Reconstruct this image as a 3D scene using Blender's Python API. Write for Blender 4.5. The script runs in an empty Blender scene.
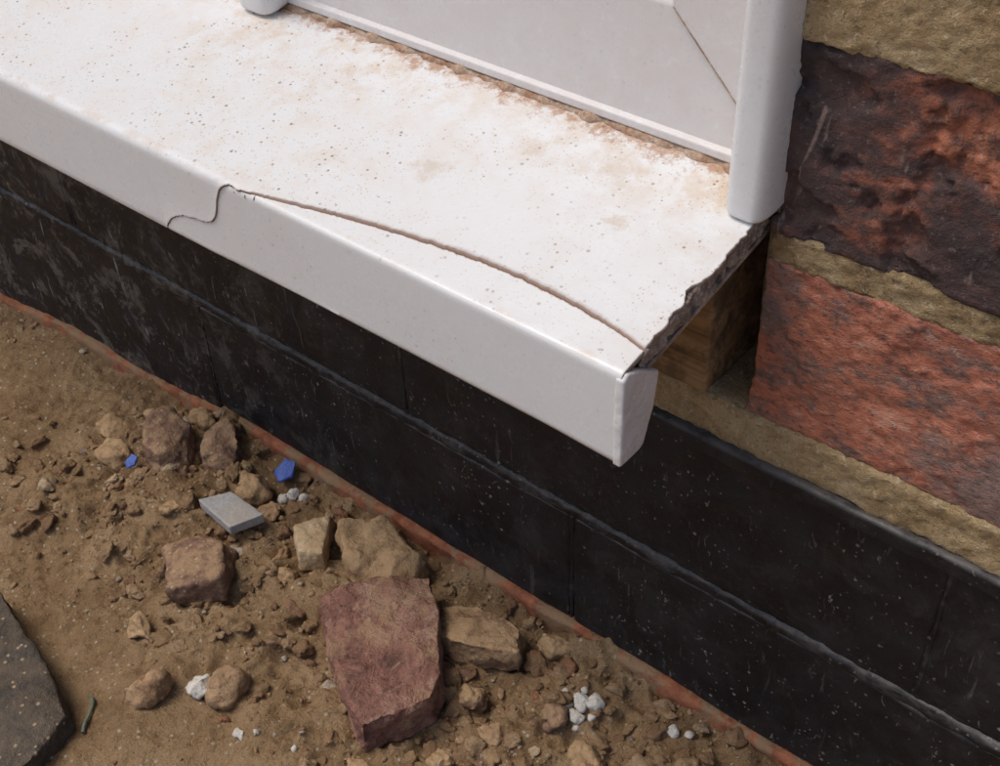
import bpy, bmesh, math, random, bisect
from mathutils import Vector, Matrix, noise
random.seed(7)
S=bpy.context.scene
# ------------------------------------------------------------------ helpers
class M:
    def __init__(s,name):
        s.m=bpy.data.materials.new(name); s.m.use_nodes=True
        s.nt=s.m.node_tree; s.b=s.nt.nodes['Principled BSDF']
        s.tc=s.n('ShaderNodeTexCoord'); s.co=s.tc.outputs['Object']
    def n(s,t,**k):
        nd=s.nt.nodes.new(t)
        for a,b in k.items(): setattr(nd,a,b)
        return nd
    def l(s,a,b): s.nt.links.new(a,b)
    def setv(s,nd,i,v):
        if isinstance(v,bpy.types.NodeSocket): s.l(v,nd.inputs[i])
        else: nd.inputs[i].default_value=v
    def noise(s,sc,det=4,rough=.6,dist=0,stretch=None,rot=None,col=False):
        nd=s.n('ShaderNodeTexNoise'); nd.inputs['Scale'].default_value=sc
        nd.inputs['Detail'].default_value=min(det,4); nd.inputs['Roughness'].default_value=rough
        nd.inputs['Distortion'].default_value=dist
        c=s.co
        if stretch or rot:
            mp=s.n('ShaderNodeMapping'); s.l(c,mp.inputs[0])
            if rot: mp.inputs['Rotation'].default_value=rot
            if stretch: mp.inputs['Scale'].default_value=stretch
            c=mp.outputs[0]
        s.l(c,nd.inputs['Vector']); return nd.outputs['Color' if col else 'Fac']
    def vor(s,sc):
        nd=s.n('ShaderNodeTexVoronoi'); nd.inputs['Scale'].default_value=sc
        s.l(s.co,nd.inputs['Vector']); return nd.outputs['Distance'],nd.outputs['Color']
    def mr(s,v,a,b,c=0.,d=1.,sm=True):
        nd=s.n('ShaderNodeMapRange'); 
        if sm: nd.interpolation_type='SMOOTHSTEP'
        s.setv(nd,0,v)
        for i,q in enumerate((a,b,c,d)): nd.inputs[i+1].default_value=q
        return nd.outputs[0]
    def math(s,op,a,b=0.,c=0.):
        nd=s.n('ShaderNodeMath',operation=op); s.setv(nd,0,a); s.setv(nd,1,b); s.setv(nd,2,c); return nd.outputs[0]
    def mul(s,*a):
        r=a[0]
        for b in a[1:]: r=s.math('MULTIPLY',r,b)
        return r
    def mix(s,f,a,b,mode='MIX'):
        nd=s.n('ShaderNodeMix',data_type='RGBA',blend_type=mode)
        s.setv(nd,0,f)
        for i,q in ((6,a),(7,b)):
            if isinstance(q,tuple): q=q+(1,) if len(q)==3 else q
            s.setv(nd,i,q)
        return nd.outputs[2]
    def ramp(s,f,st):
        nd=s.n('ShaderNodeValToRGB'); s.l(f,nd.inputs[0]); e=nd.color_ramp.elements
        while len(e)<len(st): e.new(.5)
        for i,(p,c) in enumerate(st): e[i].position=p; e[i].color=c+(1,)
        return nd.outputs[0]
    def sep(s,v=None):
        nd=s.n('ShaderNodeSeparateXYZ'); s.l(v or s.co,nd.inputs[0]); return nd.outputs
    def attr(s,name,out='Color'):
        nd=s.n('ShaderNodeAttribute',attribute_name=name); return nd.outputs[out]
    def nz(s):
        gn=s.n('ShaderNodeNewGeometry'); return s.sep(gn.outputs['Normal'])[2]
    def dist(s,p):
        nd=s.n('ShaderNodeVectorMath',operation='DISTANCE'); s.l(s.co,nd.inputs[0]); nd.inputs[1].default_value=p
        return nd.outputs['Value']
    def specks(s,c,sc,th,sel,col,al,mask=None):
        d,k=s.vor(sc); rc=s.sep(k)
        f=s.mul(s.mr(d,th,th*1.7,1.,0.),s.mr(rc[0],sel,sel+.02),al)
        if mask is not None: f=s.mul(f,mask)
        return s.mix(f,c,col)
    def fin(s,col,rough=.8,bump=None,bd=.001,bs=1.,spec=.5):
        s.setv(s.b,'Base Color',col+(1,) if isinstance(col,tuple) else col); s.setv(s.b,'Roughness',rough)
        s.b.inputs['Specular IOR Level'].default_value=spec
        if bump is not None:
            nd=s.n('ShaderNodeBump'); nd.inputs['Distance'].default_value=bd; nd.inputs['Strength'].default_value=bs
            s.l(bump,nd.inputs['Height']); s.l(nd.outputs[0],s.b.inputs['Normal'])
        return s.m
def addobj(name,me,mat,parent=None,smooth=True):
    o=bpy.data.objects.new(name,me); S.collection.objects.link(o)
    if mat: me.materials.append(mat)
    if smooth: me.polygons.foreach_set('use_smooth',[True]*len(me.polygons))
    if parent: o.parent=parent
    return o
def empty(name):
    o=bpy.data.objects.new(name,None); S.collection.objects.link(o); o.empty_display_size=.05; return o
def fbm(p,f,o=4,off=0,g=.5):
    v=0;a=1;q=Vector(p)*f+Vector((off,off*1.7,off*.3))
    for i in range(o):
        v+=a*noise.noise(q); q=q*2.03; a*=g
    return v
def rbox(name,x0,x1,y0,y1,z0,z1,mat,parent=None,r=.002,res=(.002,.004,.002),disp=None,smooth=True):
    bm=bmesh.new()
    lo=Vector((x0,y0,z0)); hi=Vector((x1,y1,z1)); vm={}
    ns=[max(2,int(round((hi[i]-lo[i])/res[i]))) for i in range(3)]
    def ax(i):
        n=ns[i]; L=hi[i]-lo[i]
        pts=[lo[i]+L*k/n for k in range(n+1)]
        ex=[]
        for fr in (.12,.4,.7,1.0):
            if r*2.1<L: ex+= [lo[i]+r*fr,hi[i]-r*fr]
        pts=sorted(pts+ex)
        out=[pts[0]]
        for p in pts[1:]:
            if p-out[-1]>r*.1 or p==pts[-1]: out.append(p)
        return out
    A=[ax(i) for i in range(3)]
    ilo=lo+Vector((r,)*3); ihi=hi-Vector((r,)*3)
    def vert(i,j,k):
        key=(i,j,k)
        if key in vm: return vm[key]
        p=Vector((A[0][i],A[1][j],A[2][k]))
        c=Vector([min(max(p[t],ilo[t]),ihi[t]) for t in range(3)])
        n=p-c
        if n.length<1e-9: n=Vector((0,-1,0))
        n.normalize(); q=c+n*r
        if disp: q=disp(q,n)
        v=bm.verts.new(q); vm[key]=v; return v
    n=[len(a)-1 for a in A]
    def face(a,b,c,d):
        try: bm.faces.new((a,b,c,d))
        except ValueError: pass
    for i in range(n[0]):
        for k in range(n[2]):
            face(vert(i,0,k),vert(i+1,0,k),vert(i+1,0,k+1),vert(i,0,k+1))
            face(vert(i,n[1],k+1),vert(i+1,n[1],k+1),vert(i+1,n[1],k),vert(i,n[1],k))
    for j in range(n[1]):
        for k in range(n[2]):
            face(vert(0,j,k+1),vert(0,j+1,k+1),vert(0,j+1,k),vert(0,j,k))
            face(vert(n[0],j,k),vert(n[0],j+1,k),vert(n[0],j+1,k+1),vert(n[0],j,k+1))
    for i in range(n[0]):
        for j in range(n[1]):
            face(vert(i,j+1,0),vert(i+1,j+1,0),vert(i+1,j,0),vert(i,j,0))
            face(vert(i,j,n[2]),vert(i+1,j,n[2]),vert(i+1,j+1,n[2]),vert(i,j+1,n[2]))
    me=bpy.data.meshes.new(name); bm.to_mesh(me); bm.free()
    return addobj(name,me,mat,parent,smooth)
def extrude_x(name,poly,x0,x1,mat,parent,smooth=False,bev=0):
    bm=bmesh.new()
    a=[bm.verts.new((x0,p[0],p[1])) for p in poly]; b=[bm.verts.new((x1,p[0],p[1])) for p in poly]
    n=len(poly)
    for i in range(n): bm.faces.new((a[i],a[(i+1)%n],b[(i+1)%n],b[i]))
    bm.faces.new(a[::-1]); bm.faces.new(b)
    bmesh.ops.recalc_face_normals(bm,faces=bm.faces)
    if bev: bmesh.ops.bevel(bm,geom=[e for e in bm.edges if len(e.link_faces)==2 and e.calc_face_angle()>.4],offset=bev,segments=3,affect='EDGES',profile=.5)
    me=bpy.data.meshes.new(name); bm.to_mesh(me); bm.free()
    return addobj(name,me,mat,parent,smooth)
def sst(a,b,x):
    t=min(max((x-a)/(b-a),0),1); return t*t*(3-2*t)
# ------------------------------------------------------------------ materials
def mat_upvc(dirt=1.0,name='upvc_white',base=(.755,.765,.77)):
    m=M(name); x,y,z=m.sep()[:3]
    g=m.noise(14,4,.6); g2=m.noise(75,4,.75)
    top=m.mr(y,-.0765,-.070,.30,1.)
    gr=m.mul(m.mr(g,.40,.66),m.mr(g2,.40,.64))
    back=m.mr(y,-.05,.014)
    lvl=m.mul(m.math('ADD',m.mul(gr,.34),m.mul(back,m.mr(g2,.38,.66),.46)),dirt,top)
    c=m.mix(lvl,base,(.60,.48,.36))
    nb=m.noise(160,4,.8)
    bl=m.mul(m.mr(m.math('ADD',y,m.mul(m.math('SUBTRACT',nb,.5),.036)),.003,.0115),dirt)
    c=m.mix(m.mul(bl,.80),c,(.40,.20,.095))
    if dirt>.5:
        wob=m.mul(m.math('SUBTRACT',m.noise(170,4,.8),.5),.026)
        for p,r,a in (((-.257,-.0355,.253),.0090,.38),((-.20,-.006,.258),.011,.34),((-.187,-.026,.255),.005,.35),((-.160,.002,.26),.014,.55),((-.228,-.012,.257),.008,.25)):
            k=m.mr(m.math('ADD',m.dist(p),wob),r*.0,r,1.,0.)
            c=m.mix(m.mul(k,a),c,(.50,.33,.16))
        lip=m.mul(m.mr(z,.2095,.2135,1.,0.),m.mr(g2,.42,.62),.42); c=m.mix(lip,c,(.42,.30,.19))
        ar=m.mul(m.mr(z,.2435,.2455),m.mr(y,-.074,-.0715,1.,0.),m.mr(m.noise(90,3,.7),.48,.62),.40)
        c=m.mix(ar,c,(.58,.45,.32))
    mask=m.mul(m.mr(g,.36,.58,.14,1.),top,dirt)
    c=m.specks(c,400,.15,.80,(.28,.18,.10),.82,mask)
    c=m.specks(c,230,.11,.86,(.18,.12,.07),.75,mask)
    c=m.specks(c,900,.19,.71,(.42,.29,.17),.65,mask)
    c=m.mix(m.mul(m.mr(m.noise(800,2,.8),.60,.74),.28,mask),c,(.48,.37,.26))
    cr=m.attr('crack','Fac'); c=m.mix(cr,c,(.24,.115,.055))
    ro=m.math('ADD',m.mr(g2,.3,.7,.22,.36),m.mul(lvl,.5))
    return m.fin(c,ro,g2,.0004,.25,.5)
m_upvc=mat_upvc()
m_frame=mat_upvc(.20,'upvc_frame',(.77,.78,.79))
def mat_simple(name,a,b,sc=60,ro=.8,bsc=300,bd=.001,spec=.4,dustc=None,dust=.8):
    m=M(name); c=m.mix(m.mr(m.noise(sc,4,.65),.3,.7),a,b)
    f2=m.noise(sc*7,3,.7)
    c=m.mix(m.mr(f2,.35,.7,0,.45),c,tuple(q*.5 for q in a))
    if dustc:
        f=m.mul(m.mr(m.nz(),.0,.9,.15,1.),m.mr(m.noise(80,4,.75),.36,.58))
        c=m.mix(m.mul(f,dust),c,dustc)
        c=m.specks(c,420,.25,.85,(.50,.37,.24),.7)
    return m.fin(c,ro,m.noise(bsc,4,.8),bd,.9,spec)
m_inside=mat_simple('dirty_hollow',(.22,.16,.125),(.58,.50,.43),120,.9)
m_cap=mat_simple('cut_plastic',(.62,.62,.61),(.70,.70,.70),120,.5)
m_caulk=mat_simple('dirty_sealant',(.32,.155,.08),(.62,.51,.40),110,.8,400,.001)
m_wood=M('rough_wood')
c=m_wood.ramp(m_wood.noise(140,4,.65,1.0,stretch=(.10,1,1)),[(.3,(.12,.07,.035)),(.5,(.27,.165,.082)),(.72,(.40,.265,.14))])
c=m_wood.mix(m_wood.mr(m_wood.noise(60,4,.7),.43,.62,0,.65),c,(.08,.05,.033))
m_wood=m_wood.fin(c,.9,m_wood.noise(400,4,.6,stretch=(.1,1,1)),.001,.6,.2)
m_glass=M('glass').fin((.03,.035,.04),.03)
m_dark=mat_simple('dark_cavity',(.02,.018,.015),(.04,.03,.025),60,.9)
def mat_brick(kind):
    m=M('brick_'+kind)
    if kind=='dark':
        a=m.noise(21,4,.70,.4,stretch=(1,1,1.4),rot=(0,.5,0)); b=m.noise(150,4,.75)
        c=m.ramp(a,[(.38,(.055,.042,.043)),(.49,(.10,.062,.057)),(.55,(.20,.085,.062)),(.61,(.36,.135,.08)),(.72,(.46,.19,.11))])
        c=m.mix(m.mr(b,.44,.60,0,.75),c,(.070,.052,.050))
        s=m.mr(m.noise(60,3,.75,.8,stretch=(1,1,.3),rot=(0,.35,0)),.62,.70)
        c=m.mix(m.mul(s,.45),c,(.46,.34,.29))
        s2=m.mr(m.noise(500,3,.8),.58,.70); c=m.mix(m.mul(s2,.35),c,(.38,.29,.245))
        h=m.math('ADD',m.noise(330,4,.8),m.mul(m.noise(60,4,.7),1.1)); bd=.0011
    else:
        a=m.noise(44,4,.85,.2,stretch=(.75,1,1.4),rot=(0,.38,0)); b=m.noise(22,4,.65)
        c=m.ramp(a,[(.36,(.15,.105,.095)),(.44,(.29,.145,.11)),(.50,(.42,.155,.098)),(.58,(.50,.19,.12)),(.70,(.56,.31,.225))])
        c=m.mix(m.mr(b,.48,.61,0,.8),c,(.21,.165,.15))
        f=m.noise(330,4,.9,stretch=(.65,1,1.3),rot=(0,.42,0))
        c=m.mix(m.mr(f,.53,.62,0,.8),c,(.12,.085,.08))
        c=m.mix(m.mr(f,.34,.45,.42,0.),c,(.62,.42,.33))
        h=m.math('ADD',f,m.mul(m.noise(90,4,.7),1.0)); bd=.0011
    return m.fin(c,.93,h,bd,1.,.2)
m_bd=mat_brick('dark'); m_br=mat_brick('red')
mm=M('mortar_ochre')
c=mm.ramp(mm.noise(45,4,.75),[(.34,(.32,.22,.115)),(.5,(.49,.355,.195)),(.66,(.60,.47,.285))])
c=mm.mix(mm.mr(mm.noise(600,3,.8),.54,.68,0,.75),c,(.21,.135,.07))
c=mm.mix(mm.mr(mm.noise(450,2,.8,dist=.5),.60,.68,0,.5),c,(.76,.67,.50))
m_mortar=mm.fin(c,.97,mm.noise(480,4,.9),.0022,1.,.15)
def mat_black(name,dusty):
    mk=M(name)
    x,y,z=mk.sep()[:3]
    c=mk.mix(mk.mr(mk.noise(35,4,.6),.35,.7),(.0078,.0076,.0095),(.018,.0175,.0205))
    up=mk.mul(mk.mr(mk.nz(),.12,.85),mk.mr(mk.noise(110,4,.7),.30,.6,.25,1.))
    c=mk.mix(mk.mul(up,.55),c,(.16,.145,.135))  # dust on upward faces, plus the bed joint's highlight put into the colour
    left=mk.mr(x,-.32,-.60)
    ds=mk.mr(mk.noise(30,4,.85,.4),.49,.63)
    c=mk.mix(mk.mul(ds,mk.math('ADD',mk.mul(left,.40),.05+dusty*.22)),c,(.22,.20,.175))
    sc1=mk.mr(mk.noise(95,4,.7,.6,stretch=(2.4,1,.35),rot=(0,.5,0)),.62,.69)
    c=mk.mix(mk.mul(sc1,mk.math('ADD',mk.mul(left,.55),.11)),c,(.38,.36,.33))
    msk=mk.mr(mk.noise(20,3,.6),.38,.62,.12,1.)
    c=mk.specks(c,190,.11,.87,(.42,.38,.33),.5,msk)
    c=mk.specks(c,480,.18,.84,(.38,.34,.30),.38,msk)
    c=mk.mix(mk.mul(mk.mr(mk.noise(230,3,.8,.8,stretch=(1,1,.5),rot=(0,.9,0)),.64,.71),.42,msk),c,(.47,.43,.38))
    ro=mk.mr(mk.noise(70,4,.7),.3,.7,.40,.62)
    return mk.fin(c,ro,mk.math('ADD',mk.noise(600,3,.8),mk.mul(mk.noise(120,3,.6),1.0)),.0003,.7,.36)
m_black=mat_black('black_bitumen_paint',0.); m_joint=mat_black('dusty_highlit_joint',.6)  # joint variant: dustier and paler, carrying the joint's painted highlight
mr_=M('terracotta_edge')
c=mr_.mix(mr_.mr(mr_.noise(120,4,.7),.35,.65),(.24,.09,.05),(.38,.15,.08))
c=mr_.mix(mr_.mr(mr_.noise(50,4,.8),.45,.55),c,(.28,.18,.105))
m_terra=mr_.fin(c,.95,mr_.noise(300,4,.7),.001,.8,.2)
ms=M('soil')
c=ms.ramp(ms.noise(13,4,.75),[(.34,(.34,.21,.11)),(.50,(.51,.335,.18)),(.66,(.63,.435,.255))])
c=ms.mix(ms.mr(ms.noise(120,4,.85),.50,.64,0,.50),c,(.22,.125,.062))
c=ms.mix(ms.mr(ms.noise(700,3,.9),.57,.68,0,.75),c,(.70,.53,.35))
c=ms.mix(ms.mr(ms.noise(900,2,.9),.32,.42,.7,0.),c,(.15,.09,.047))
c=ms.specks(c,430,.25,.90,(.72,.61,.46),1.)
m_soil=ms.fin(c,.98,ms.math('ADD',ms.noise(600,4,.9),ms.noise(170,4,.75)),.0036,1.,.1)
mp=M('gravel_mix')
ca=mp.attr('Col')
c=mp.mix(mp.mr(mp.noise(260,4,.8),.38,.66,0,.65),ca,(.28,.17,.09))
c=mp.mix(mp.mr(mp.noise(900,2,.8),.58,.68,0,.5),c,(.64,.48,.32))
m_grav=mp.fin(c,.96,mp.noise(600,4,.85),.0022,1.,.15)
soild=(.50,.335,.19)
def stone(name,a,b,sc=60,dust=.85,bd=.0022,ro=.93): return mat_simple(name,a,b,sc,ro,380,bd,.2,dustc=soild,dust=dust)
mb=M('broken_brick_purple')
c=mb.ramp(mb.noise(45,4,.8,.5),[(.34,(.18,.095,.074)),(.46,(.32,.155,.115)),(.56,(.40,.215,.155)),(.68,(.52,.34,.25))])
c=mb.mix(mb.mr(mb.noise(110,4,.7,.9,stretch=(1,.25,1),rot=(0,0,.7)),.58,.68,0,.55),c,(.58,.41,.31))
c=mb.mix(mb.mr(mb.noise(300,4,.9),.53,.64,0,.7),c,(.13,.075,.06))
c=mb.mix(mb.mul(mb.mr(mb.noise(34,4,.8),.50,.62),.5),c,soild)
m_bigst=mb.fin(c,.9,mb.math('ADD',mb.noise(380,4,.85),mb.mul(mb.noise(60,4,.65,.6),2.2)),.0030,1.,.25)
m_purple=stone('stone_purple',(.17,.095,.07),(.29,.175,.125),dust=.62)
m_brown=stone('stone_brown',(.28,.165,.095),(.41,.27,.16))
m_tan=stone('stone_tan',(.60,.43,.25),(.70,.54,.34),dust=.3)
m_clod=stone('clay_clod',(.35,.225,.12),(.49,.33,.185))
m_grey=mat_simple('grey_tile',(.33,.325,.325),(.41,.41,.41),90,.65,300,.0004,dustc=(.42,.33,.24),dust=.4)
m_greyb=mat_simple('grey_block',(.065,.055,.046),(.125,.108,.09),45,.92,260,.0026,.2,dustc=(.19,.14,.095),dust=.45)
m_white=mat_simple('lime_plaster',(.68,.63,.55),(.78,.74,.67),200,.95,500,.0012)
m_blue=mat_simple('blue_plastic',(.04,.08,.36),(.10,.17,.5),120,.4)
m_green=mat_simple('green_twig',(.10,.14,.10),(.19,.22,.16),120,.8)
# ------------------------------------------------------------------ wall (masonry)
wall=empty('brick_wall')
def mkdisp(amp,f,seed,chip=0,warp=0,g=.5,low=None):
    def d(q,n):
        k=amp*fbm(q,f,5,seed,g)
        if chip:
            t=fbm(q,f*.36,4,seed+9,.55)
            k-=chip*sst(.12,.17,t)*(.7+.5*noise.noise(q*160))
            k-=chip*.5*sst(.25,.29,t)
        if warp: k+=warp*noise.noise(q*25+Vector((seed,0,0)))
        r=q+n*k
        if low: r.z-=low(q.x)*(1 if q.z>-.02 else 0)
        return r
    return d
zc=[(.178,.2432,'red'),(.2527,.3187,'dark')]
z=.343
i=0
while z<1.25:
    zc.append((z,z+.065,'red' if i%2 else 'dark')); z+=.075; i+=1
for ci,(a,b,k) in enumerate(zc):
    near=ci<3
    xs=[(-.149,.066),(.076,.291),(.301,.516),(.526,.741)] if ci%2==0 else [(-.149,.0485),(.0585,.2735),(.2835,.4985),(.5085,.741)]
    for bi,(xa,xb) in enumerate(xs):
        hi=near and bi==0
        rs=(.0011,.006,.0010) if hi else (.008,.03,.008)
        if k=='dark': dd=mkdisp(.0006,130,3+ci*5+bi,chip=.0019 if hi else .001,g=.65,warp=.0012)
        else: dd=mkdisp(.0006,130,13+ci*5+bi,chip=.0007 if hi else 0,g=.65,warp=.0008)
        rbox('brick',xa,xb,0.0,.10,a,b,m_bd if k=='dark' else m_br,wall,r=.0020,res=rs,disp=dd)
        if bi<3: rbox('perpend',xb-.001,xs[bi+1][0]+.001,.003,.09,a,b,m_mortar,wall,r=.001,res=(.004,.03,.006),disp=mkdisp(.001,150,2))
beds=[(.2415,.2542,.0008),(.3165,.3455,-.0003)]+[(zc[j][1]-.0015,zc[j+1][0]+.0015,.002) for j in range(2,len(zc)-1)]
for j,(a,b,yf) in enumerate(beds):
    near=j<2
    rbox('bed_mortar',-.1485,.741,yf,.095,a,b,m_mortar,wall,r=.0020,res=(.0016,.02,.0012) if near else (.01,.03,.004),disp=mkdisp(.0008,180,j+21,warp=.0009 if near else 0,g=.8))
rbox('bed_mortar',-1.6,.741,-.0010,.12,.1595,.1792,m_mortar,wall,r=.0026,res=(.0018,.01,.0014),disp=mkdisp(.0008,170,44,warp=.0009,g=.8))
rbox('damp_proof_course',-1.6,.741,-.0040,.12,.1517,.1605,m_black,wall,r=.0022,res=(.003,.03,.0015),disp=mkdisp(.0005,90,5,warp=.0010))
def low(x): return .012*sst(-.42,-.56,x)+.012*sst(-.60,-.70,x)
def plinth(z0,z1,joints,y0,mat,seed,nm,low2=False):
    js=joints
    for q in range(len(js)-1):
        a,b=js[q]+.0009,js[q+1]-.0009
        fine=(js[q+1]>-.8 and js[q]<.05)
        s=random.uniform(-.0004,.0004)
        rbox(nm,a,b,y0+s,.12,z0-(.035 if low2 and b<-.40 else 0),z1,mat,wall,r=.0018,res=(.0022,.03,.0018) if fine else (.01,.03,.006),
             disp=mkdisp(.0004,60,seed+q*3,warp=.0007))
        if fine: rbox('painted_perpend',b-.0002,b+.0020,y0-.0002,.1,z0+.001,z1,m_joint,wall,r=.0010,res=(.0008,.03,.0016),disp=mkdisp(.0006,180,seed+q,warp=.0004))
J1=[-1.575,-1.324,-1.0725,-.821,-.570,-.319,-.0675,.184,.435,.741]
J2=[-1.6,-1.45,-1.203,-.958,-.713,-.468,-.223,.022,.267,.512,.741]
plinth(.0840,.1520,J1,0.0,m_black,50,'painted_brick')
plinth(.0065,.0762,J2,0.0,m_black,90,'painted_brick',True)
rbox('painted_mortar',-1.6,.741,-.0014,.1,.0756,.0828,m_joint,wall,r=.0032,res=(.0020,.03,.0011),disp=mkdisp(.0009,130,8,warp=.0007,g=.65))
rbox('painted_mortar',-1.6,.741,.0004,.1,.02,.15,m_black,wall,r=.002,res=(.0028,.05,.004),disp=mkdisp(.0003,120,9))
rbox('foundation_brick',-1.6,.741,-.0034,.12,-.10,.0060,m_terra,wall,r=.0026,res=(.0022,.03,.003),disp=mkdisp(.0012,90,31,warp=.0015,low=low))
rbox('wall_core',-1.6,.741,.125,.22,-.08,.2,m_dark,wall,r=.004,res=(.2,.1,.1))
rbox('wall_core',-.147,.741,.102,.22,.201,1.26,m_dark,wall,r=.004,res=(.2,.1,.2))
# ------------------------------------------------------------------ window frame
win=empty('window_frame')
zs=lambda y:.2453+.19*(y+.0762)
WT=1.22
rail=[(.0125,.2655),(.0125,.2835),(.0128,.3085),(.0235,.3225),(.030,.3235),(.030,.345),(.07,.345),(.07,.258),(.0165,.258),(.0165,.2655)]
extrude_x('bottom_rail',rail,-1.3,-.150,m_frame,win,False,.0009)
extrude_x('rail_lip',[(.0102,.2636),(.0102,.2668),(.0135,.2675),(.0135,.2636)],-1.3,-.1640,m_frame,win,False,.0006)
def box(name,x0,x1,y0,y1,z0,z1,mat,par,bev=.001):
    bm=bmesh.new(); bmesh.ops.create_cube(bm,size=1)
    for v in bm.verts: v.co=Vector(((x0+x1)/2+v.co.x*(x1-x0),(y0+y1)/2+v.co.y*(y1-y0),(z0+z1)/2+v.co.z*(z1-z0)))
    bmesh.ops.bevel(bm,geom=bm.edges[:],offset=bev,segments=2,affect='EDGES')
    me=bpy.data.meshes.new(name); bm.to_mesh(me); bm.free(); return addobj(name,me,mat,par,False)
bm=bmesh.new()
pts=[(-.1502,.2632),(-.1955,.3085),(-.1955,WT),(-.1502,WT)]
f=[bm.verts.new((p[0],.0118,p[1])) for p in pts]; k=[bm.verts.new((p[0],.069,p[1])) for p in pts]
bm.faces.new(f)
for q in range(4): bm.faces.new((f[q],k[q],k[(q+1)%4],f[(q+1)%4]))
bmesh.ops.recalc_face_normals(bm,faces=bm.faces)
me=bpy.data.meshes.new('jamb'); bm.to_mesh(me); bm.free(); addobj('jamb',me,m_frame,win,False)
bm=bmesh.new()
q=[bm.verts.new(v) for v in ((-.1955,.0118,.3085),(-.2095,.0235,.3225),(-.2095,.0235,WT),(-.1955,.0118,WT),(-.2095,.069,.3225),(-.2095,.069,WT))]
bm.faces.new((q[0],q[3],q[2],q[1])); bm.faces.new((q[1],q[2],q[5],q[4]))
me=bpy.data.meshes.new('jamb_chamfer'); bm.to_mesh(me); bm.free(); addobj('jamb_chamfer',me,m_frame,win,False)
bm=bmesh.new()
n=40; ra=.00030
for s in range(n+1):
    t=s/n; p=Vector((-.1502-.0453*t,.0116,.2632+.0453*t)); w=ra*(1+.7*noise.noise(p*300))
    d=Vector((.7071,0,.7071))
    for kk in range(3):
        bm.verts.new(p+d*w*(kk-1)+Vector((0,-.00025 if kk==1 else .0003,0)))
bm.verts.ensure_lookup_table()
for s in range(n):
    for kk in range(2):
        a=s*3+kk; bm.faces.new([bm.verts[j] for j in (a,a+1,a+4,a+3)])
me=bpy.data.meshes.new('mitre_joint'); bm.to_mesh(me); bm.free(); addobj('mitre_joint',me,m_caulk,win)
box('top_rail',-1.3,-.1502,.012,.07,WT,WT+.06,m_frame,win)
box('glazing',-1.3,-.205,.040,.046,.34,WT,m_glass,win,.0005)
box('room_darkness',-1.3,-.155,.30,.31,.2,WT,m_dark,win)
def strip(name,xc,hw,yf,yb,z0,z1,px=.30,py=.34):
    bm=bmesh.new(); n=32; rows=[]
    def ring(inset,zf):
        out=[]
        for s in range(n+1):
            a=math.pi*s/n
            c=abs(math.cos(a))**px*(1 if math.cos(a)>=0 else -1); sn=abs(math.sin(a))**py
            x=xc+(hw-inset)*c; y=yb-(yb-yf-inset)*sn
            out.append(bm.verts.new((x,y,zf(x,y))))
        return out
    R=[(.0022,0.0),(.0010,.0005),(.0003,.0014),(0,.0026)]
    for ins,dz in R: rows.append(ring(ins,lambda x,y,dz=dz:zs(y)+z0+dz))
    rows.append(ring(0,lambda x,y:z1))
    for a,b in zip(rows,rows[1:]):
        for s in range(n): bm.faces.new((a[s],a[s+1],b[s+1],b[s]))
    bm.faces.new(rows[0])
    bmesh.ops.recalc_face_normals(bm,faces=bm.faces)
    me=bpy.data.meshes.new(name); bm.to_mesh(me); bm.free(); return addobj(name,me,m_frame,win)
strip('cover_strip',-.1540,.0080,-.0095,.011,.0004,WT+.05,.48,.46)
strip('mullion_cover',-.3815,.0100,-.001,.0123,.0010,.36,.5,.5)
bm=bmesh.new(); nx=620
rows=[]
for s in range(nx+1):
    x=-1.2+(1.2-.1505)*s/nx
    rr=.0017*(1+1.0*noise.noise(Vector((x*140,0,3)))+.6*noise.noise(Vector((x*420,4,3))))
    rr=max(rr,.0003)
    row=[]
    for kk in range(5):
        a=math.pi/2*kk/4
        yy=.0122-rr*1.7*math.cos(a); zz=zs(yy)+.0001+rr*math.sin(a)
        row.append(bm.verts.new((x,yy,zz)))
    rows.append(row)
for a,b in zip(rows,rows[1:]):
    for kk in range(4): bm.faces.new((a[kk],b[kk],b[kk+1],a[kk+1]))
me=bpy.data.meshes.new('sealant_line'); bm.to_mesh(me); bm.free(); addobj('sealant_line',me,m_caulk,win)
# ------------------------------------------------------------------ cracked window cill
sill=empty('window_sill')
C=Vector((-.0762,.2453)); T=.0024; d=Vector((.9824,.1867))
prof=[Vector((-.0762+.0016,.2096)),Vector((-.0762+.0004,.2101)),Vector((-.0762,.2113))]
prof+= [Vector((-.0762,.2113+(C.y-T-.2113)*i/20)) for i in range(1,21)]
p0=C-Vector((0,T)); p2=C+d*T
for i in range(1,9):
    t=i/8; prof.append(p0*(1-t)**2+C*2*t*(1-t)+p2*t*t)
Lt=(.0135+.0762)/.9824
prof+= [C+d*(T+(Lt-T)*i/40) for i in range(1,41)]
cum=[0]
for a,b in zip(prof,prof[1:]): cum.append(cum[-1]+(b-a).length)
LW=cum[-1]
def PW(w):
    w=min(max(w,0),LW); i=min(max(bisect.bisect_right(cum,w)-1,0),len(cum)-2)
    t=(w-cum[i])/(cum[i+1]-cum[i]); p=prof[i].lerp(prof[i+1],t); g=(prof[i+1]-prof[i]).normalized()
    return p,Vector((-g.y,g.x))
def wtop(y): return .0357-.0017+(y+.0762)*1.018
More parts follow.
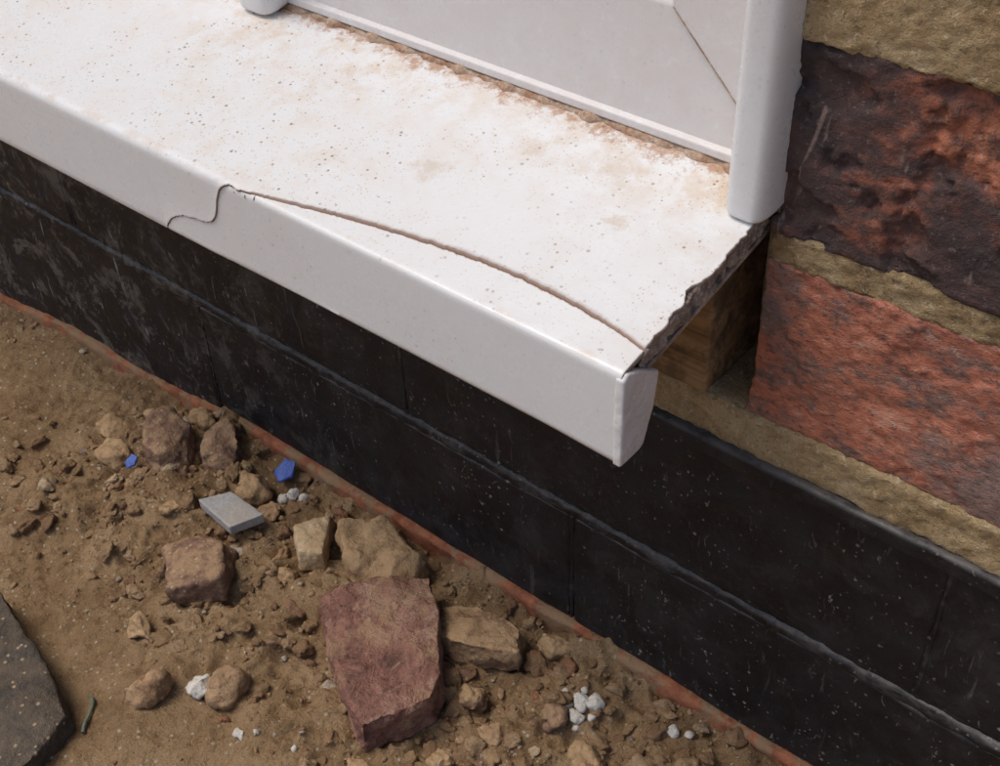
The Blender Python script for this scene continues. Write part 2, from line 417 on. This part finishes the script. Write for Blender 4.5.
CR=[(-.3575,.0),(-.3555,.0042),(-.352,.0080),(-.347,.0112),(-.3405,.0133),(-.333,.0145),(-.3275,.0165),(-.3240,.021),(-.3215,.028),(-.3185,.0335),(-.3145,.0362),(-.309,wtop(-.0740)),
    (-.295,wtop(-.0712)),(-.2659,wtop(-.0653)),(-.2348,wtop(-.0607)),(-.208,wtop(-.0583)),(-.1809,wtop(-.0587)),(-.1612,wtop(-.0610)),(-.1495,wtop(-.0635)),(-.14,wtop(-.066))]
def wc(x):
    if x<=CR[0][0]: return None
    for i in range(len(CR)-1):
        a,wa=CR[i]; b,wb=CR[i+1]
        if a<=x<=b:
            t=(x-a)/(b-a)
            a0,w0=CR[max(i-1,0)]; b1,w1=CR[min(i+2,len(CR)-1)]
            m0=(wb-w0)/max(b-a0,1e-6)*(b-a); m1=(w1-wa)/max(b1-a,1e-6)*(b-a)
            return (2*t**3-3*t*t+1)*wa+(t**3-2*t*t+t)*m0+(-2*t**3+3*t*t)*wb+(t**3-t*t)*m1
    return CR[-1][1]
cols=[-1.2+.8*i/80 for i in range(80)]+[-.40+.0400*i/50 for i in range(50)]+[-.3600+.0500*i/150 for i in range(150)]+[-.31+.16*i/300 for i in range(301)]
bm=bmesh.new(); ly=bm.verts.layers.float.new('crack')
grid=[]
for x in cols:
    w=wc(x); h=.0005
    sl=0 if w is None else abs((wc(x+h) or 0)-(wc(x-h) or 0))/(2*h)
    if w is None: w=.0015; act=0.
    else: act=sst(CR[0][0],CR[0][0]+.0015,x)
    k=math.sqrt(1+min(sl,5)**2)
    wob=.00040*noise.noise(Vector((x*260,0,0)))+.00030*noise.noise(Vector((x*800,5,0)))
    w=max(w+wob*act,.0012)
    big=(.50+.60*sst(-.32,-.22,x)*(1-.3*sst(-.18,-.15,x)))*(1+.45*noise.noise(Vector((x*120,8,0)))+.2*noise.noise(Vector((x*500,8,0))))
    hw=.00038*k*big
    ws=[(w-hw*2.4)*i/34 for i in range(34)]
    seq=[(q,0,0.) for q in ws]
    seq+=[(w-hw*2.2,0,0.),(w-hw*1.35,0,.18),(w-hw*.8,0,.6),(w-hw*.55,1,1.),(w+hw*.55,1,1.),(w+hw*.8,2,.7),(w+hw*1.5,2,.45),(w+hw*3.2,2,.12)]
    s0=w+hw*4.5
    seq+=[(s0+(LW-s0)*i/60,2,0.) for i in range(61)]
    col=[]
    for (q,side,cr) in seq:
        q=max(q,0)
        p,n=PW(q)
        dep=0
        if side==1: dep=-.0018*act
        elif side==0 and x>CR[0][0]: dep=-.0009*act*sst(.0,.02,w)*sst(-.345,-.27,x)*(1-.6*sst(-.18,-.15,x))
        if side==2 and x>CR[0][0]: dep=.0004*act*math.exp(-(q-w)/.006)
        dep+=.00016*noise.noise(Vector((x*14,q*30,1)))
        xe=x
        if x>-.166:
            t=(x+.166)/.016
            j=.0012*fbm((q*170,3.3,0),1,5,0,.7)*sst(wtop(-.066),wtop(-.055),q)
            j-=.0030*math.exp(-((q-wtop(-.038))/.0035)**2)
            xe=x+t*t*j
        v=bm.verts.new((xe,p.x+n.x*dep,p.y+n.y*dep)); v[ly]=max(cr*act,(.55*sst(-.1506,-.1500,x) if q>wtop(-.062) else 0)); col.append(v)
    grid.append(col)
for a,b in zip(grid,grid[1:]):
    for i in range(len(a)-1):
        bm.faces.new((a[i],b[i],b[i+1],a[i+1]))
me=bpy.data.meshes.new('sill_skin'); bm.to_mesh(me); bm.free()
o=addobj('sill_skin',me,m_upvc,sill)
sm=o.modifiers.new('thick','SOLIDIFY'); sm.thickness=.0020; sm.offset=-1; sm.use_rim=True
me.materials.append(m_inside); sm.material_offset=1; sm.material_offset_rim=1
X1=-.1512
def zu(y): return zs(y)-.0135
extrude_x('nose_return',[(-.0744,.2098),(-.0744,.2116),(-.0640,.2116),(-.0640,zs(-.064)-.0022),(-.0620,zs(-.062)-.0022),(-.0620,.2098)],-1.2,X1,m_cap,sill,False,.0004)
extrude_x('underside',[(-.0618,zu(-.0618)),(-.0618,zu(-.0618)+.0018),(.0134,zu(.0134)+.0018),(.0134,zu(.0134))],-1.2,X1-.0006,m_inside,sill)
for yy in (-.042,-.020,.001):
    extrude_x('web',[(yy,zu(yy)+.0018),(yy+.0016,zu(yy)+.002),(yy+.0016,zs(yy)-.0022),(yy,zs(yy)-.0022)],-1.2,X1-.002+random.uniform(-.002,.001),m_inside,sill)
def hull(name,pts,mat,parent=None,vox=.0012,amp=.0008,f=120,seed=1,smooth=True,g=.6):
    bm=bmesh.new()
    for p in pts: bm.verts.new(p)
    bmesh.ops.convex_hull(bm,input=bm.verts[:])
    bmesh.ops.delete(bm,geom=[v for v in bm.verts if not v.link_faces],context='VERTS')
    me=bpy.data.meshes.new(name); bm.to_mesh(me); bm.free()
    o=bpy.data.objects.new(name,me); S.collection.objects.link(o)
    md=o.modifiers.new('r','REMESH'); md.mode='VOXEL'; md.voxel_size=vox
    dg=bpy.context.evaluated_depsgraph_get()
    m2=bpy.data.meshes.new_from_object(o.evaluated_get(dg)); o.modifiers.clear(); o.data=m2
    m2.materials.clear(); m2.materials.append(mat)
    off=[v.normal.copy() for v in m2.vertices]
    for v,n in zip(m2.vertices,off):
        k=amp*fbm(v.co,f,4,seed,g)+amp*1.4*fbm(v.co,f*.28,2,seed+4)
        v.co=v.co+n*k
    m2.polygons.foreach_set('use_smooth',[smooth]*len(m2.polygons))
    if parent: o.parent=parent
    return o
cp=[(-.0762,.2096),(-.0762,.2430),(-.0742,.2448),(-.0680,.2420),(-.0574,.2350),(-.0598,.2225),(-.0642,.2108),(-.0665,.2096)]
P=[Vector((-.1518,a,b)) for a,b in cp]
cy,cz=-.068,.227
P+=[Vector((-.1488,cy+(a-cy)*.96,cz+(b-cz)*.975)) for a,b in cp]
P+=[Vector((-.1494,a,b)) for a,b in cp]
hull('end_cap',P,m_upvc,sill,.0005,.00018,160,4)
for k,(ya,yb,h0,h1,xo) in enumerate(((-.0650,-.0400,-.0016,-.0092,-.1504),(-.0405,-.0180,-.0018,-.0070,-.1512),(-.0185,.0060,-.0016,-.0084,-.1504))):
    P=[]
    for y in (ya,yb):
        P+=[Vector((xo,y,zs(y)+h0)),Vector((xo-.0002,y,zs(y)+h1)),Vector((xo-.0032,y,zs(y)+h0)),Vector((xo-.0032,y,zs(y)+h1))]
    hull('torn_edge',P,m_inside,sill,.0005,.0009,190,11+k,g=.8)
for k,(y,s) in enumerate(((-.056,.0034),(-.040,.0026),(-.028,.0036),(-.010,.0030),(.003,.0032))):
    P=[Vector((-.1526+random.uniform(-1,1)*s*.5,y+random.uniform(-1,1)*s*1.7,zs(y)-.0105+random.uniform(-1,1)*s*.8)) for _ in range(14)]
    hull('torn_end',P,m_inside,sill,.0006,.0008,220,k)
rbox('wood_packer',-.60,-.1635,-.0035,.032,.1800,.2395,m_wood,None,r=.0012,res=(.006,.004,.003),disp=mkdisp(.0005,120,4))
# ------------------------------------------------------------------ ground
def gh(x,y):
    n=noise.noise
    band=sst(-.17,-.08,y)*sst(-.60,-.48,x)
    h=.0075*n(Vector((x*9,y*9,1.3)))+.0050*n(Vector((x*27,y*27,4.1)))*(1+band)
    r=n(Vector((x*55,y*55,7.7))); h+=.0046*(.35-abs(r))*(.55+1.5*band)
    r=n(Vector((x*105,y*105,5.7))); h+=.0034*(.35-abs(r))*(.6+1.2*band)
    h+=.0015*n(Vector((x*190,y*190,2.2)))*(.8+band)+.0010*n(Vector((x*330,y*330,9.2)))+.0006*n(Vector((x*640,y*640,3.2)))
    h-=low(x)*(.75+.25*sst(-.2,0,y))
    h+=.0065*sst(-.05,0.0,y)*(.40+n(Vector((x*26,0,0)))*.95)
    h-=.0035
    h*=1-sst(1.5,4,abs(x)+abs(y)) 
    return h
def axis(lo,hi,st,far,ratio=1.35):
    a=[lo+(hi-lo)*i/int((hi-lo)/st) for i in range(int((hi-lo)/st)+1)]
    s=st;q=hi
    while q<far: s*=ratio;q+=s;a.append(q)
    s=st;q=lo;b=[]
    while q>-far: s*=ratio;q-=s;b.append(q)
    return b[::-1]+a
gx=axis(-.74,-.10,.0012,60,1.25); gy=axis(-.235,.001,.0012,60,1.25)
verts=[];faces=[]
for y in gy:
    for x in gx: verts.append((x,y,gh(x,y)))
W=len(gx)
for j in range(len(gy)-1):
    for i in range(W-1):
        a=j*W+i; faces.append((a,a+1,a+1+W,a+W))
me=bpy.data.meshes.new('ground'); me.from_pydata(verts,[],faces); addobj('ground',me,m_soil)
def hullmesh(n,seed,sub):
    rnd=random.Random(seed); bm=bmesh.new()
    for _ in range(n):
        v=Vector((rnd.gauss(0,1),rnd.gauss(0,1),rnd.gauss(0,1))).normalized()*rnd.uniform(.8,1.05); bm.verts.new(v)
    bmesh.ops.convex_hull(bm,input=bm.verts[:])
    bmesh.ops.delete(bm,geom=[v for v in bm.verts if not v.link_faces],context='VERTS')
    bmesh.ops.subdivide_edges(bm,edges=bm.edges[:],cuts=sub,use_grid_fill=True)
    bmesh.ops.triangulate(bm,faces=bm.faces[:])
    bmesh.ops.smooth_vert(bm,verts=bm.verts[:],factor=.5,use_axis_x=True,use_axis_y=True,use_axis_z=True)
    for v in bm.verts: v.co+=v.co.normalized()*(.22*fbm(v.co,2.2,3,seed,.7))
    vs=[v.co.copy() for v in bm.verts]; fs=[[v.index for v in f.verts] for f in bm.faces]; bm.free(); return vs,fs
small=[hullmesh(10+s%5,s,1) for s in range(12)]
bigm=[hullmesh(13+s%6,s+40,4) for s in range(14)]
V=[];F=[];COL=[]
pal=[(.46,.30,.165)]*8+[(.56,.38,.225)]*6+[(.33,.20,.11)]*4+[(.35,.20,.13)]*2+[(.64,.49,.32)]*2+[(.28,.24,.20),(.40,.19,.11),(.70,.62,.51)]
def put(x,y,s,flat,emb,col,shape):
    vs,fs=shape; rot=Matrix.Rotation(random.uniform(0,6.28),3,'Z')@Matrix.Rotation(random.uniform(-.5,.5),3,'X')@Matrix.Rotation(random.uniform(-.5,.5),3,'Y')
    sx,sy,sz=s*random.uniform(.75,1.3),s*random.uniform(.7,1.1),s*flat
    zz=gh(x,y)+sz*emb; b=len(V)
    for v in vs:
        q=rot@Vector((v.x*sx,v.y*sy,v.z*sz)); V.append((q.x+x,q.y+y,q.z+zz)); COL.append(col)
    for f in fs: F.append([i+b for i in f])
for _ in range(34000):
    x=random.uniform(-.80,-.08); y=-abs(random.uniform(.004,.27))
    cl=noise.noise(Vector((x*16,y*16,5)))+.5*noise.noise(Vector((x*45,y*45,5)))
    band=sst(-.17,-.06,y)*sst(-.57,-.46,x)
    dens=.08+.85*max(0,cl)*(.45+.8*band)+.40*band+.22*sst(-.32,-.2,x)
    if random.random()>dens: continue
    s=.00046*(1/(random.random()+.008))**.58
    s=min(s,.0070)*(.8+.2*band)
    col=random.choice(pal); k=random.uniform(.75,1.15); col=tuple(c*k for c in col)
    put(x,y,s,random.uniform(.55,.9),random.uniform(-.35,.3),col,random.choice(bigm if s>.003 else small))
for _ in range(50):
    cx=random.uniform(-.54,-.14); cyy=random.uniform(-.115,-.008)
    for _ in range(random.randint(4,12)):
        x=cx+random.gauss(0,.013); y=min(cyy+random.gauss(0,.011),-.006)
        s=random.uniform(.0018,.0090)*random.uniform(.4,1)
        col=random.choice([(.36,.23,.125),(.44,.29,.16),(.30,.18,.10),(.50,.34,.20)])
        put(x,y,s,random.uniform(.6,.85),random.uniform(-.25,.45),col,random.choice(bigm))
me=bpy.data.meshes.new('gravel'); me.from_pydata(V,[],F)
at=me.color_attributes.new('Col','FLOAT_COLOR','POINT')
at.data.foreach_set('color',[q for c in COL for q in (c[0],c[1],c[2],1.)])
addobj('gravel',me,m_grav)
# ------------------------------------------------------------------ individual debris
def slab(name,poly,th,mat,lift=0.,tilt=(0,0),seed=0,vox=.0011,amp=.0007,f=110,inset=.08,lip=0,rz=.0008):
    rnd=random.Random(seed); cx=sum(p[0] for p in poly)/len(poly); cy=sum(p[1] for p in poly)/len(poly)
    z0=gh(cx,cy)+lift; P=[]
    for (x,y) in poly:
        dz=(x-cx)*tilt[0]+(y-cy)*tilt[1]
        k=1-inset*rnd.random()
        P.append(Vector((cx+(x-cx)*k,cy+(y-cy)*k,z0+th+dz+rnd.uniform(-rz,rz))))
        P.append(Vector((cx+(x-cx)*(1+lip),cy+(y-cy)*(1+lip),z0+dz-.002)))
    return hull(name,P,mat,None,vox,amp,f,seed)
slab('brick_fragment',[(-.323,-.0655),(-.306,-.040),(-.2885,-.0235),(-.268,-.040),(-.2455,-.0640),(-.2385,-.0780),(-.2534,-.1070),(-.268,-.1010),(-.284,-.0900),(-.300,-.0840)],.019,m_bigst,-.003,(.06,.02),3,.0009,.0018,70,.03,.0,.0020)
slab('tile_fragment',[(-.4192,-.0574),(-.4107,-.0425),(-.3835,-.0440),(-.3903,-.0612)],.0040,m_grey,.0085,(.05,-.05),5,.0006,.00015,80,.01,0,.0001)
slab('sandstone_chip',[(-.3693,-.0385),(-.3601,-.0190),(-.3440,-.0420),(-.3542,-.0500)],.010,m_tan,.004,(0,.1),6,.0009,.0009,110,.2,0,.003)
slab('rock',[(-.4129,-.0872),(-.4049,-.0690),(-.3830,-.0654),(-.3663,-.0874),(-.3856,-.1064)],.014,m_purple,-.002,(.1,.1),7,.0010,.0022,65,.45,.05,.005)
slab('rock',[(-.4808,-.0430),(-.4800,-.0270),(-.4602,-.0259),(-.4445,-.0447),(-.4541,-.0560),(-.472,-.054)],.015,m_purple,-.001,(0,.1),8,.0010,.0022,65,.5,0,.004)
slab('rock',[(-.4559,-.0230),(-.4488,-.0090),(-.4315,-.0171),(-.4250,-.0370),(-.440,-.040)],.013,m_purple,-.001,(0,.1),9,.0010,.0022,65,.5,0,.004)
slab('clay_slab',[(-.352,-.0260),(-.335,-.0060),(-.3000,-.0130),(-.2930,-.0280),(-.3066,-.0420),(-.3300,-.0400)],.010,m_clod,.000,(-.15,.1),10,.0011,.0024,70,.25,0,.003)
slab('rock',[(-.2820,-.0290),(-.2667,-.0150),(-.2337,-.0180),(-.2262,-.0325),(-.2549,-.0487),(-.27,-.046)],.014,m_brown,-.001,(.1,-.05),11,.0011,.0022,70,.25,0,.003)
def blob(name,x,y,s,mat,seed,flat=.75,amp=.0008,f=140,stretch=(1,1),emb=.35):
    rnd=random.Random(seed); P=[]; z=gh(x,y)
    for _ in range(18):
        v=Vector((rnd.gauss(0,1),rnd.gauss(0,1),rnd.gauss(0,1))).normalized()
        P.append(Vector((x+v.x*s*stretch[0],y+v.y*s*stretch[1],z+s*flat*(v.z+emb))))
    return hull(name,P,mat,None,max(.0006,s*.09),amp,f,seed)
blob('plaster_crumb',-.3335,-.1301,.0068,m_white,1,.8,.0011,190,emb=.6)
for k,(x,y,s) in enumerate(((-.1947,-.0309,.0050),(-.200,-.035,.0030),(-.189,-.028,.0045),(-.196,-.026,.0025),(-.192,-.037,.0038),(-.198,-.030,.003),(-.187,-.033,.0020),(-.203,-.031,.0016),(-.190,-.041,.0016),(-.2988,-.1371,.0032),(-.292,-.133,.002),(-.155,-.019,.0030),(-.148,-.016,.0022),(-.3912,-.0187,.0042),(-.396,-.022,.003),(-.385,-.0165,.0025),(-.332,-.105,.0016),(-.275,-.127,.0020))):
    blob('plaster_crumb',x,y,s,m_white,k+20,.8,.0009,240,emb=.4)
for k,(x,y,s,st,mt) in enumerate(((-.3492,-.1459,.013,(.75,1.1),m_brown),(-.3228,-.1217,.0095,(.9,1),m_brown),(-.2176,-.0654,.0085,(1.1,.9),m_brown),(-.1986,-.0439,.0075,(1,.9),m_purple),
        (-.2362,-.0569,.0075,(1,1),m_brown),(-.227,-.088,.006,(1,1),m_clod),(-.212,-.080,.006,(1,1),m_purple),(-.2215,-.014,.009,(1.1,.8),m_clod),(-.175,-.05,.009,(1.2,.8),m_clod),(-.4975,-.0547,.012,(1.3,.8),m_clod),(-.520,-.040,.010,(1.2,.8),m_clod),
        (-.411,-.0300,.010,(1.2,.9),m_clod),(-.392,-.035,.008,(1,1),m_brown),(-.353,-.060,.008,(1.2,.8),m_clod),(-.470,-.012,.009,(1.4,.8),m_clod),(-.50,-.022,.008,(1.4,.8),m_clod),(-.43,-.068,.006,(1,1),m_clod),(-.2500,-.1150,.008,(1.2,.7),m_clod),(-.380,-.125,.010,(1.3,.9),m_clod))):
    blob('rock' if mt is not m_clod else 'clay_clod',x,y,s,mt,k+60,.75,.0019,100,st,.25)
slab('broken_block',[(-.4500,-.1540),(-.3984,-.1664),(-.3623,-.1779),(-.3531,-.2039),(-.37,-.26),(-.46,-.25)],.024,m_greyb,-.006,(0,0),15,.0016,.0012,70,.03,0)
for k,(x,y,s) in enumerate(((-.4763,-.0575,.0042),(-.4035,-.0120,.0065))):
    h=.009 if k==0 else .007; z=gh(x,y)+h
    P=[Vector((x+a*s,y+b*s,z+c*s)) for a,b,c in ((-1,-.4,-.5),(-.6,.7,.5),(.5,.8,.6),(1,-.2,.1),(.1,-.9,-.5))]
    P+= [p+Vector((.0004,.0004,-.0012)) for p in P]
    hull('blue_plastic_fragment',P,m_blue,None,.0004,.0004,200,k)
bm=bmesh.new(); pr=None
for s in range(13):
    t=s/12; x=-.3735+.016*t; y=-.163-.012*t+.0025*math.sin(t*5); z=gh(x,y)+.0018
    ring_=[bm.verts.new((x+.0006*math.cos(a),y+.0006*math.cos(a),z+.0006*math.sin(a))) for a in [i*math.pi/3 for i in range(6)]]
    if pr:
        for i in range(6): bm.faces.new((pr[i],pr[(i+1)%6],ring_[(i+1)%6],ring_[i]))
    pr=ring_
me=bpy.data.meshes.new('twig'); bm.to_mesh(me); bm.free(); addobj('twig',me,m_green)
# ------------------------------------------------------------------ light
w=bpy.data.worlds.new('World'); S.world=w; w.use_nodes=True; nt=w.node_tree
sky=nt.nodes.new('ShaderNodeTexSky'); sky.sky_type='NISHITA'; sky.sun_disc=False
EL,AZ=64,234
sky.sun_elevation=math.radians(EL); sky.sun_rotation=math.radians(AZ); sky.dust_density=4; sky.air_density=1.0; sky.ozone_density=1.0
bg=nt.nodes['Background']; nt.links.new(sky.outputs[0],bg.inputs[0]); bg.inputs[1].default_value=.130
sd=bpy.data.lights.new('sun','SUN'); sd.energy=1.45; sd.angle=math.radians(26); sd.color=(1,.95,.88)
so=bpy.data.objects.new('sun',sd); S.collection.objects.link(so)
dirv=Vector((math.sin(math.radians(AZ))*math.cos(math.radians(EL)),math.cos(math.radians(AZ))*math.cos(math.radians(EL)),math.sin(math.radians(EL))))
so.rotation_euler=dirv.to_track_quat('Z','Y').to_euler(); so.location=dirv*3
# ------------------------------------------------------------------ camera
cd=bpy.data.cameras.new('camera'); co=bpy.data.objects.new('camera',cd); S.collection.objects.link(co); S.camera=co
R=Vector((.7716,.6354,-.0309)).normalized(); Fw=Vector((-.4957,.5704,-.6548)).normalized()
R=(R-Fw*R.dot(Fw)).normalized(); U=R.cross(Fw)
mw=Matrix((R,U,-Fw)).transposed().to_4x4(); mw.translation=Vector((0,-.3,.476)); co.matrix_world=mw
cd.sensor_width=36; cd.lens=36*1.272; cd.clip_start=.01; cd.clip_end=500
S.view_settings.view_transform='Standard'; S.view_settings.look='None'; S.view_settings.exposure=0
